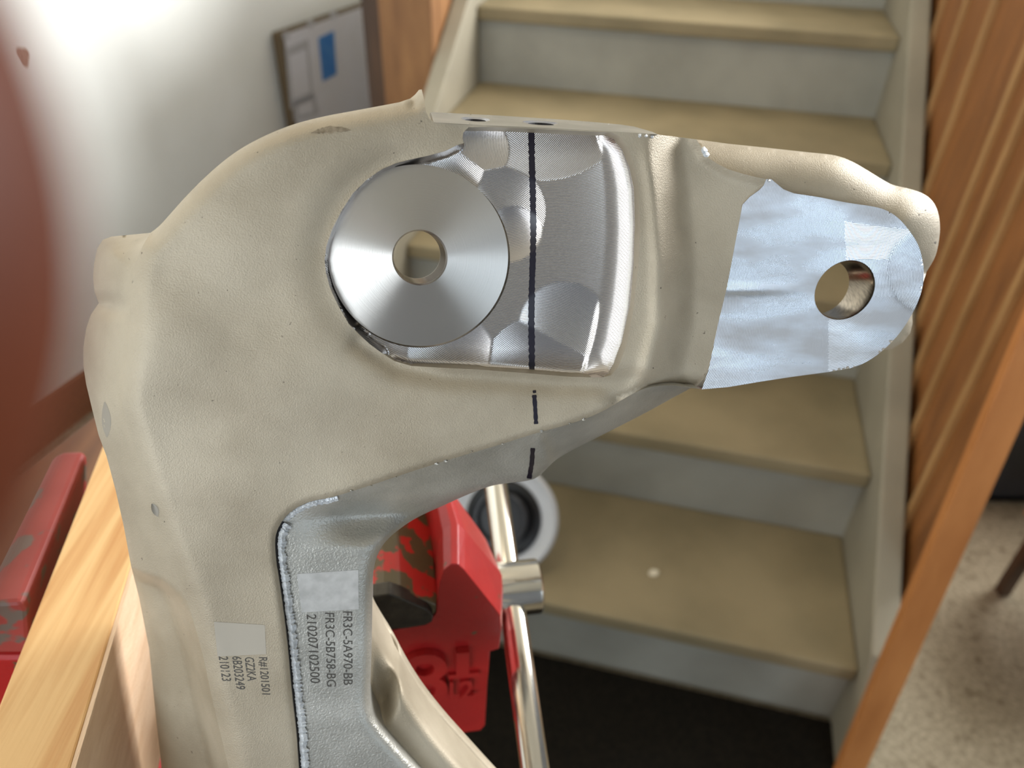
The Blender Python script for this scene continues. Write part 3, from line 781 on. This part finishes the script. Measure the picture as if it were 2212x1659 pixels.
TSI = [(1504, 301), (1574, 310.7), (1652, 318.6), (1750, 329.5), (1801, 334), (1837, 346), (1876, 369), (1911, 391), (1931, 400.8), (1966, 407.5), (1997, 418.5), (2017, 436), (2028, 461), (2031.4, 493), (2028, 524), (2021, 556), (2001, 588)]
TSI = np.vstack([TSI[:1], smooth(TSI[1:])])
def z_rear(X):
    d, _ = pdist(X, TSI)
    z = -13 - 12 * rnd(d, 85)
    r = np.hypot(X[:, 0] - 1960, X[:, 1] - 480); z += 1.5 * np.exp(-(r / 40) ** 2)
    return z
region('rear_boss', list(map(tuple, TSI)) + [(1985, 640), (1940, 640), (1900, 520), (1700, 450), (1640, 430), (1600, 440)] + [(1560, 400), (1530, 360)], [], z_rear, MT['cast'], step=7, thick=16)
def z_small(X):
    d, _ = pdist(X, np.array([(1971, 672), (1971, 700), (1966, 720), (1950, 740), (1927, 753.5), (1900, 757)])); return -17 - 6 * rnd(d, 30)
region('lower_boss', [(1971, 660), (1971, 700), (1966, 720), (1950, 740), (1927, 753.5), (1900, 757), (1870, 740), (1930, 640)], [], z_small, MT['cast'], step=6, thick=12)

# machined lug with a through hole
HC = np.array((1825.0, 626.5))
HOLE = [(HC[0] + 65 * math.cos(a) - 7 * math.sin(a), HC[1] + 64 * math.sin(a) - 7 * math.cos(a)) for a in np.linspace(0, 2 * math.pi, 64, endpoint=False)]
def lug_patches(X):
    x, y = X[:, 0], X[:, 1]
    k = np.zeros(len(X), int)
    k[np.hypot(x - 2010, y - 585) < 92] = 1
    k[(y < 452 + (x - 1600) * .12) & (k == 0)] = 2
    k[(x > 1822 + (y - 440) * .05) & (y < 560) & (k == 0)] = 3
    k[(np.hypot(x - 1825, y - 626) < 190) & (x > 1790) & (y > 640) & (k == 0)] = 4
    return k
def z_lug(X):
    x, y = X[:, 0], X[:, 1]; k = lug_patches(X)
    z = np.full(len(X), -8.6)
    yc = y - (628 - (x - 1570) * .02)
    z -= 1.7 * (1 - (yc / 210) ** 2)                       # shallow hollow across the lug
    z -= .10 * sst(100, 84, np.hypot(x - 2010, y - 585))
    z -= .25 * np.exp(-((y - 627 + (x - 1570) * .02) / 10) ** 2) * sst(1760, 1600, x)
    return z
def t_lug(X, C_):
    x, y = X[:, 0], X[:, 1]; k = lug_patches(C_); mm = .1335
    d = np.hypot(x - 1250, y - 660) * mm
    d = np.where(k == 1, np.hypot(x - 2090, y - 600) * mm, d)
    d = np.where(k == 2, (x + y * .25) * mm, d)
    d = np.where(k == 3, np.hypot(x - 1870, y - 800) * mm, d)
    d = np.where(k == 4, np.hypot(x - 1740, y - 560) * mm, d)
    return d
lug = region('machined_lug', LGR + [tuple(p) for p in LGL[::-1][1:-1]], [HOLE], z_lug, MT['lug'], step=5, thick=13, tool=t_lug)
def tube(name, ring_px, zf, length, mat, parent, scale0=1.0, chamfer=None):
    E_ = np.array(ring_px); P = lift(E_, zf(E_)); c = P.mean(0); n = len(P)
    rings = [P]
    if chamfer: rings.append(c + (P - c) * chamfer + K_AX * .0007)
    last = rings[-1]
    rings.append(last + K_AX * length)
    V = np.vstack(rings); Fc = []
    for r in range(len(rings) - 1):
        Fc += [(r * n + i, r * n + (i + 1) % n, (r + 1) * n + (i + 1) % n, (r + 1) * n + i) for i in range(n)]
    return mk(name, V, Fc, mat, parent, smooth=True)
tube('hole_bore', HOLE, lambda E_: z_lug(E_) + .05, .0128, MT['bore'], lug, chamfer=.965)

# milled pocket
PATCH = [  # cx, cy, r, depth, tool centre
    (1175, 190, 200, 1.8, (1010, 150)), (1075, 455, 104, 1.5, (990, 640)), (1098, 492, 74, 2.3, (1060, 300)),
    (1165, 806, 122, 2.0, (1230, 930)), (1218, 706, 98, 1.3, (1150, 850)), (975, 770, 95, 1.7, (1090, 560)),
    (985, 395, 78, 1.4, (1120, 250)), (1050, 300, 76, 1.5, (900, 300))]
PKR = np.array([(1252, 830)] + [p for p in PK if p[0] > 1297] + [(1316, 270)])
def bead_u(X):
    d, s = pdist(X, BI); d2, _ = pdist(X, PKR)
    right = (s * -1) > 0
    return np.where(right, d / (d + d2 + 1e-6), 0.0)
def pocket_k(X):
    k = np.zeros(len(X), int); best = np.zeros(len(X))
    for i, (a, b, r, h, _) in enumerate(PATCH):
        v = h * (1 - ((X[:, 0] - a) ** 2 + (X[:, 1] - b) ** 2) / r ** 2)
        m = v > best; best[m] = v[m]; k[m] = i + 1
    return k, best
def z_pocket(X):
    k, best = pocket_k(X)
    z = -8.0 - best * .95 + .004 * (X[:, 0] - 1150) * 0
    u = bead_u(X)
    z = z * (1 - sst(0, .12, u)) + (-8.0) * sst(0, .12, u)
    z += 7.6 * (1 - np.sqrt(np.maximum(0, 1 - (np.clip(u, 0, 1) * .97) ** 2)))
    d, _ = pdist(X, np.array(PKL + PK[:8])); z += 6.8 * np.clip(1 - d / 13, 0, 1)
    d, _ = pdist(X, np.array(PK[8:15])); z += 4.0 * rnd(d, 16)
    return z
def t_pocket(X, C_):
    k, _ = pocket_k(C_); mm = .1335
    d = np.hypot(X[:, 0] - 1200, X[:, 1] - 60) * mm
    for i, p in enumerate(PATCH):
        d = np.where(k == i + 1, np.hypot(X[:, 0] - p[4][0], X[:, 1] - p[4][1]) * mm, d)
    u = bead_u(C_)
    return np.where(u > .05, (X[:, 1] + .15 * X[:, 0]) * mm, d)
DISC = [(DC[0] + DR * math.cos(a), DC[1] + DR * math.sin(a)) for a in np.linspace(0, 2 * math.pi, 128, endpoint=False)]
region('milled_pocket', [tuple(p) for p in PKO], [DISC], z_pocket, MT['pocket'], step=4.5, thick=16, tool=t_pocket)

# turned disc with a through bore
zc = -3.6
dc_ = float(dep(DC[0], DC[1])) - zc / 1000
oc = at(DC[0], DC[1], dc_)
rp = dc_ / F
lathe('turned_disc', [(56.5 * rp, -.022), (56.5 * rp, -.0006), (59.5 * rp, .0004), (DR * rp, -.0012), (DR * rp * 1.002, -.0016), (DR * rp * 1.002, -.018), (56.5 * rp, -.022)],
      oc, -K_AX, MT['turned'], kn, n=160, cap=False, smooth_angle=20)
lathe('bore_liner', [(56.4 * rp, -.001), (56.4 * rp, -.0215)], oc, -K_AX, MT['bore'], kn, n=96, cap=False)

# torn burr along the sawn edge of the stem, with gap shade painted dark beside it
def strip(name, line, w0, w1, zf, off, mat, jag=0.0, parent=None, n=None, thick=.4):
    L = densify(line, 3.0, False)
    tng = np.gradient(L, axis=0); tng /= np.hypot(*tng.T)[:, None]
    nr = np.stack([-tng[:, 1], tng[:, 0]], 1)
    r0 = rng.random(len(L)) * jag; r1 = rng.random(len(L)) * jag
    A = L + nr * (w0 - r0)[:, None] if jag else L + nr * w0
    B = L + nr * (w1 + r1 * .4)[:, None] if jag else L + nr * w1
    C = (A + B) / 2
    Pa, Pb, Pc = lift(A, zf(A) + off), lift(B, zf(B) + off), lift(C, zf(C) + off + thick)
    m = len(L); V = np.vstack([Pa, Pc, Pb]); Fc = []
    for i in range(m - 1):
        Fc += [(i, i + 1, m + i + 1, m + i), (m + i, m + i + 1, 2 * m + i + 1, 2 * m + i)]
    return mk(name, V, Fc, mat, parent or kn)
pl_st = PL[(PL[:, 1] > 1120) & (PL[:, 0] < 660)]
strip('torn_burr', pl_st, -19, -7, z_cut, .5, MT['burr'], jag=7.0, thick=1.0)
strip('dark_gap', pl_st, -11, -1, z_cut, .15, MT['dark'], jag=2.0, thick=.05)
pl_c = PL[(PL[:, 0] < 730) & (PL[:, 1] < 1125) & (PL[:, 0] > 605)]
strip('torn_burr', pl_c, -10, -1, z_cut, .4, MT['burr'], jag=3.0, thick=.6)
# bright flash crumbs along the parting line and below the ledge
def crumb(px, py, r, zf, mat, off=.35, name='flash_chip', asp=1.0):
    n = 8; A = np.linspace(0, 2 * math.pi, n, endpoint=False)
    ring = np.array([(px + r * asp * math.cos(a) * (.7 + .5 * rng.random()), py + r * math.sin(a) * (.7 + .5 * rng.random())) for a in A])
    P = lift(ring, zf(ring) - .1); T = lift(np.array([(px, py)]), zf(np.array([(px, py)])) + off)
    return mk(name, np.vstack([P, T]), [(i, (i + 1) % n, n) for i in range(n)], mat, kn)
for f_ in (.15, .165, .21, .262, .30, .332, .345, .395, .43, .452):
    p_ = PL[int(f_ * len(PL))] + rng.normal(0, 1.2, 2)
    crumb(p_[0], p_[1], 1.2 + 1.8 * rng.random(), z_main, MT['cut'], .4, asp=1.9)
for x_, y_, r_ in ((1382, 293, 5), (1396, 294, 4), (1409, 295, 4), (1521, 325, 8), (1526, 334, 7), (1663, 391, 4)):
    crumb(x_, y_, r_, z_main, MT['burr'], .7)
# stains and pits in the casting's skin
MT['smear'] = material('dark_smear', lin(112, 99, 80), lin(140, 127, 107), rough=.6, scale=900, spec=.3)
MT['pit'] = material('pit', lin(92, 84, 72), rough=.7)
MT['damp'] = material('grey_spot', lin(146, 138, 124), rough=.5)
def blot(name, quad_line, wd, zf, mat, rag=.35):
    L = densify(smooth(quad_line), 4, False); m = len(L)
    tng = np.gradient(L, axis=0); tng /= np.hypot(*tng.T)[:, None]; nr = np.stack([-tng[:, 1], tng[:, 0]], 1)
    env = np.sin(np.linspace(.12, math.pi - .12, m)) * wd / 2 * (1 + rag * rng.standard_normal(m)).clip(.4, 1.6)
    V = np.vstack([lift(L + nr * env[:, None], zf(L + nr * env[:, None]) + .06), lift(L, zf(L) + .07), lift(L - nr * env[:, None], zf(L - nr * env[:, None]) + .06)])
    return mk(name, V, [(r * m + i, r * m + i + 1, (r + 1) * m + i + 1, (r + 1) * m + i) for r in range(2) for i in range(m - 1)], mat, kn, smooth=True)
blot('smear', [(672, 287), (700, 281), (730, 279), (758, 281)], 12, z_main, MT['smear'])
blot('smear', [(690, 278), (715, 275), (745, 277)], 5, z_main, MT['smear'])
blot('damp_spot', [(328, 1088), (334, 1098), (341, 1116)], 15, z_main, MT['damp'], 0)
blot('damp_spot', [(226, 868), (230, 905), (231, 945)], 20, z_side, MT['damp'], 0)
for x_, y_, r_ in ((1985, 464, 5), (1999, 454, 4), (2019, 524, 4)):
    crumb(x_, y_, r_, z_rear, MT['pit'], .05, 'pit')
for x_, y_, r_ in ((491, 627, 4), (489, 802, 4), (333, 855, 3), (1428, 622, 3), (1497, 727, 3), (1411, 795, 4), (866, 936, 3), (812, 898, 2.5), (404, 1272, 3), (409, 1265, 2.5)):
    crumb(x_, y_, r_, z_main, MT['pit'], .05, 'pit')

# marker line and dashes
def ribbon(line, wd, zf, name='marker_line'):
    L = densify(line, 4.0, False); tng = np.gradient(L, axis=0); tng /= np.hypot(*tng.T)[:, None]; nr = np.stack([-tng[:, 1], tng[:, 0]], 1)
    wv = wd / 2 * (1 + .10 * np.sin(np.arange(len(L)) * 1.7) + .06 * rng.standard_normal(len(L)))
    m = len(L); rows = []
    for s in (-1, -.33, .33, 1):
        Q = L + nr * (wv * s)[:, None]; rows.append(lift(Q, zf(Q) + .12))
    V = np.vstack(rows); Fc = []
    for r in range(3): Fc += [(r * m + i, r * m + i + 1, (r + 1) * m + i + 1, (r + 1) * m + i) for i in range(m - 1)]
    return tag(mk(name, V, Fc, MT['ink'], kn, smooth=True), 'black marker pen stroke')
ribbon([(1148, 279), (1149, 340), (1151, 420), (1152, 500), (1151, 560), (1149, 620), (1148, 700), (1149, 760), (1149, 805)], 13, z_pocket)
ribbon([(1154, 843), (1155, 849)], 7, z_main)
ribbon([(1154, 853), (1156, 880), (1158, 916)], 9, z_main)
ribbon([(1151, 968), (1149, 1000), (1143, 1034)], 10, z_cut)

# printing
def printing(body, start, end, height, zf, mat=None):
    """letters run from start to end, their tops pointing right"""
    V, Fc = text_mesh(body)
    lo, hi = V.min(0), V.max(0)
    u = (V - lo) / (hi - lo)
    s, e = np.array(start, float), np.array(end, float); d = e - s
    L = s + u[:, :1] * d + u[:, 1:] * np.array([height, height * .03])
    o = mk('printed_code', lift(L, zf(L) + .1), Fc, mat or MT['print'], kn)
    return o
printing('R#1201501', (557, 1420), (564, 1500), 20, z_main)
printing('GZ2KA', (528, 1420), (534.5, 1471), 20, z_main)
printing('6B203249', (501, 1418), (510, 1489), 20, z_main)
printing('210123', (472, 1418), (479.5, 1471), 20, z_main)
printing('FR3C-5A970-BB', (741, 1321), (742, 1479.5), 20, z_cut)
printing('FR3C-5B758-BG', (702, 1324), (706, 1483), 20, z_cut)
printing('210207102500', (662, 1327), (670.5, 1475.5), 21, z_cut)
def patch(quad, zf, mat, name):
    q = np.array(quad, float); n = 10; V = []; Fc = []
    for i in range(n + 1):
        for j in range(n + 1):
            a, b = i / n, j / n
            V.append((q[0] * (1 - a) + q[1] * a) * (1 - b) + (q[3] * (1 - a) + q[2] * a) * b)
    V = np.array(V)
    for i in range(n):
        for j in range(n): Fc.append((i * (n + 1) + j, (i + 1) * (n + 1) + j, (i + 1) * (n + 1) + j + 1, i * (n + 1) + j + 1))
    return mk(name, lift(V, zf(V) + .07), Fc, mat, kn, smooth=True)
patch([(641, 1240), (774, 1231), (775, 1316), (652, 1323)], z_cut, MT['sticker'], 'printed_patch')
patch([(462, 1343), (572, 1350), (575, 1413), (470, 1418)], z_main, MT['print_light'], 'printed_patch')

# ------------------------------------------------------------------ the photographer's finger beside the lens
def finger():
    d = .034
    ctr = [(-3625, -1700, .017, .0088), (-1725, -700, .016, .0088), (-945, 100, .016, .0088), (-815, 560, .016, .0088), (-950, 1020, .016, .0088), (-1705, 1800, .016, .0082), (-2925, 2500, .0165, .0064), (-3225, 2700, .0168, .0035)]
    C = np.array([at(a, b, c) for a, b, c, _ in ctr]); R = np.array([r for *_, r in ctr])
    t = np.arange(len(C)); tt = np.linspace(0, len(C) - 1, 60)
    Ci = np.stack([np.interp(tt, t, C[:, i]) for i in range(3)], 1); Ri = np.interp(tt, t, R)
    for _ in range(6): Ci[1:-1] = (Ci[:-2] + 2 * Ci[1:-1] + Ci[2:]) / 4; Ri[1:-1] = (Ri[:-2] + 2 * Ri[1:-1] + Ri[2:]) / 4
    T = np.gradient(Ci, axis=0); T /= np.linalg.norm(T, axis=1)[:, None]
    n = 28; V = []; Fc = []
    for c, r, tn in zip(Ci, Ri, T):
        u = np.cross(tn, FW); u /= np.linalg.norm(u); v = np.cross(tn, u)
        for k in range(n):
            a = 2 * math.pi * k / n; V.append(c + u * r * math.cos(a) + v * r * .92 * math.sin(a))
    m = len(Ci)
    for i in range(m - 1):
        Fc += [(i * n + k, i * n + (k + 1) % n, (i + 1) * n + (k + 1) % n, (i + 1) * n + k) for k in range(n)]
    Fc += [list(range(n))[::-1], [(m - 1) * n + k for k in range(n)]]
    sk = material('skin', lin(86, 39, 17), lin(76, 33, 14), spec=.2, rough=.6, scale=120, bump=.2, bscale=900, bdist=.0003)  # skin colour darkened to stand in for the shade of an unseen phone
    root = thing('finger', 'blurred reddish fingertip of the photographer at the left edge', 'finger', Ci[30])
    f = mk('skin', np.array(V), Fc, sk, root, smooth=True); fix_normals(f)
    i0 = 49; u = np.cross(T[i0], FW); u /= np.linalg.norm(u); v = np.cross(T[i0], u)
    side = -v if (-v) @ FW < 0 else v
    P = []
    for i in range(44, 55):
        for a in np.linspace(-.75, .75, 9):
            uu = np.cross(T[i], FW); uu /= np.linalg.norm(uu); vv = np.cross(T[i], uu); vv = vv if vv @ FW > 0 else -vv
            P.append(Ci[i] + uu * Ri[i] * 1.02 * math.sin(a) + vv * Ri[i] * .95 * math.cos(a))
    Fn = [(i * 9 + k, i * 9 + k + 1, (i + 1) * 9 + k + 1, (i + 1) * 9 + k) for i in range(10) for k in range(8)]
    mk('fingernail', np.array(P), Fn, material('nail', lin(206, 160, 140), rough=.3), root, smooth=True)
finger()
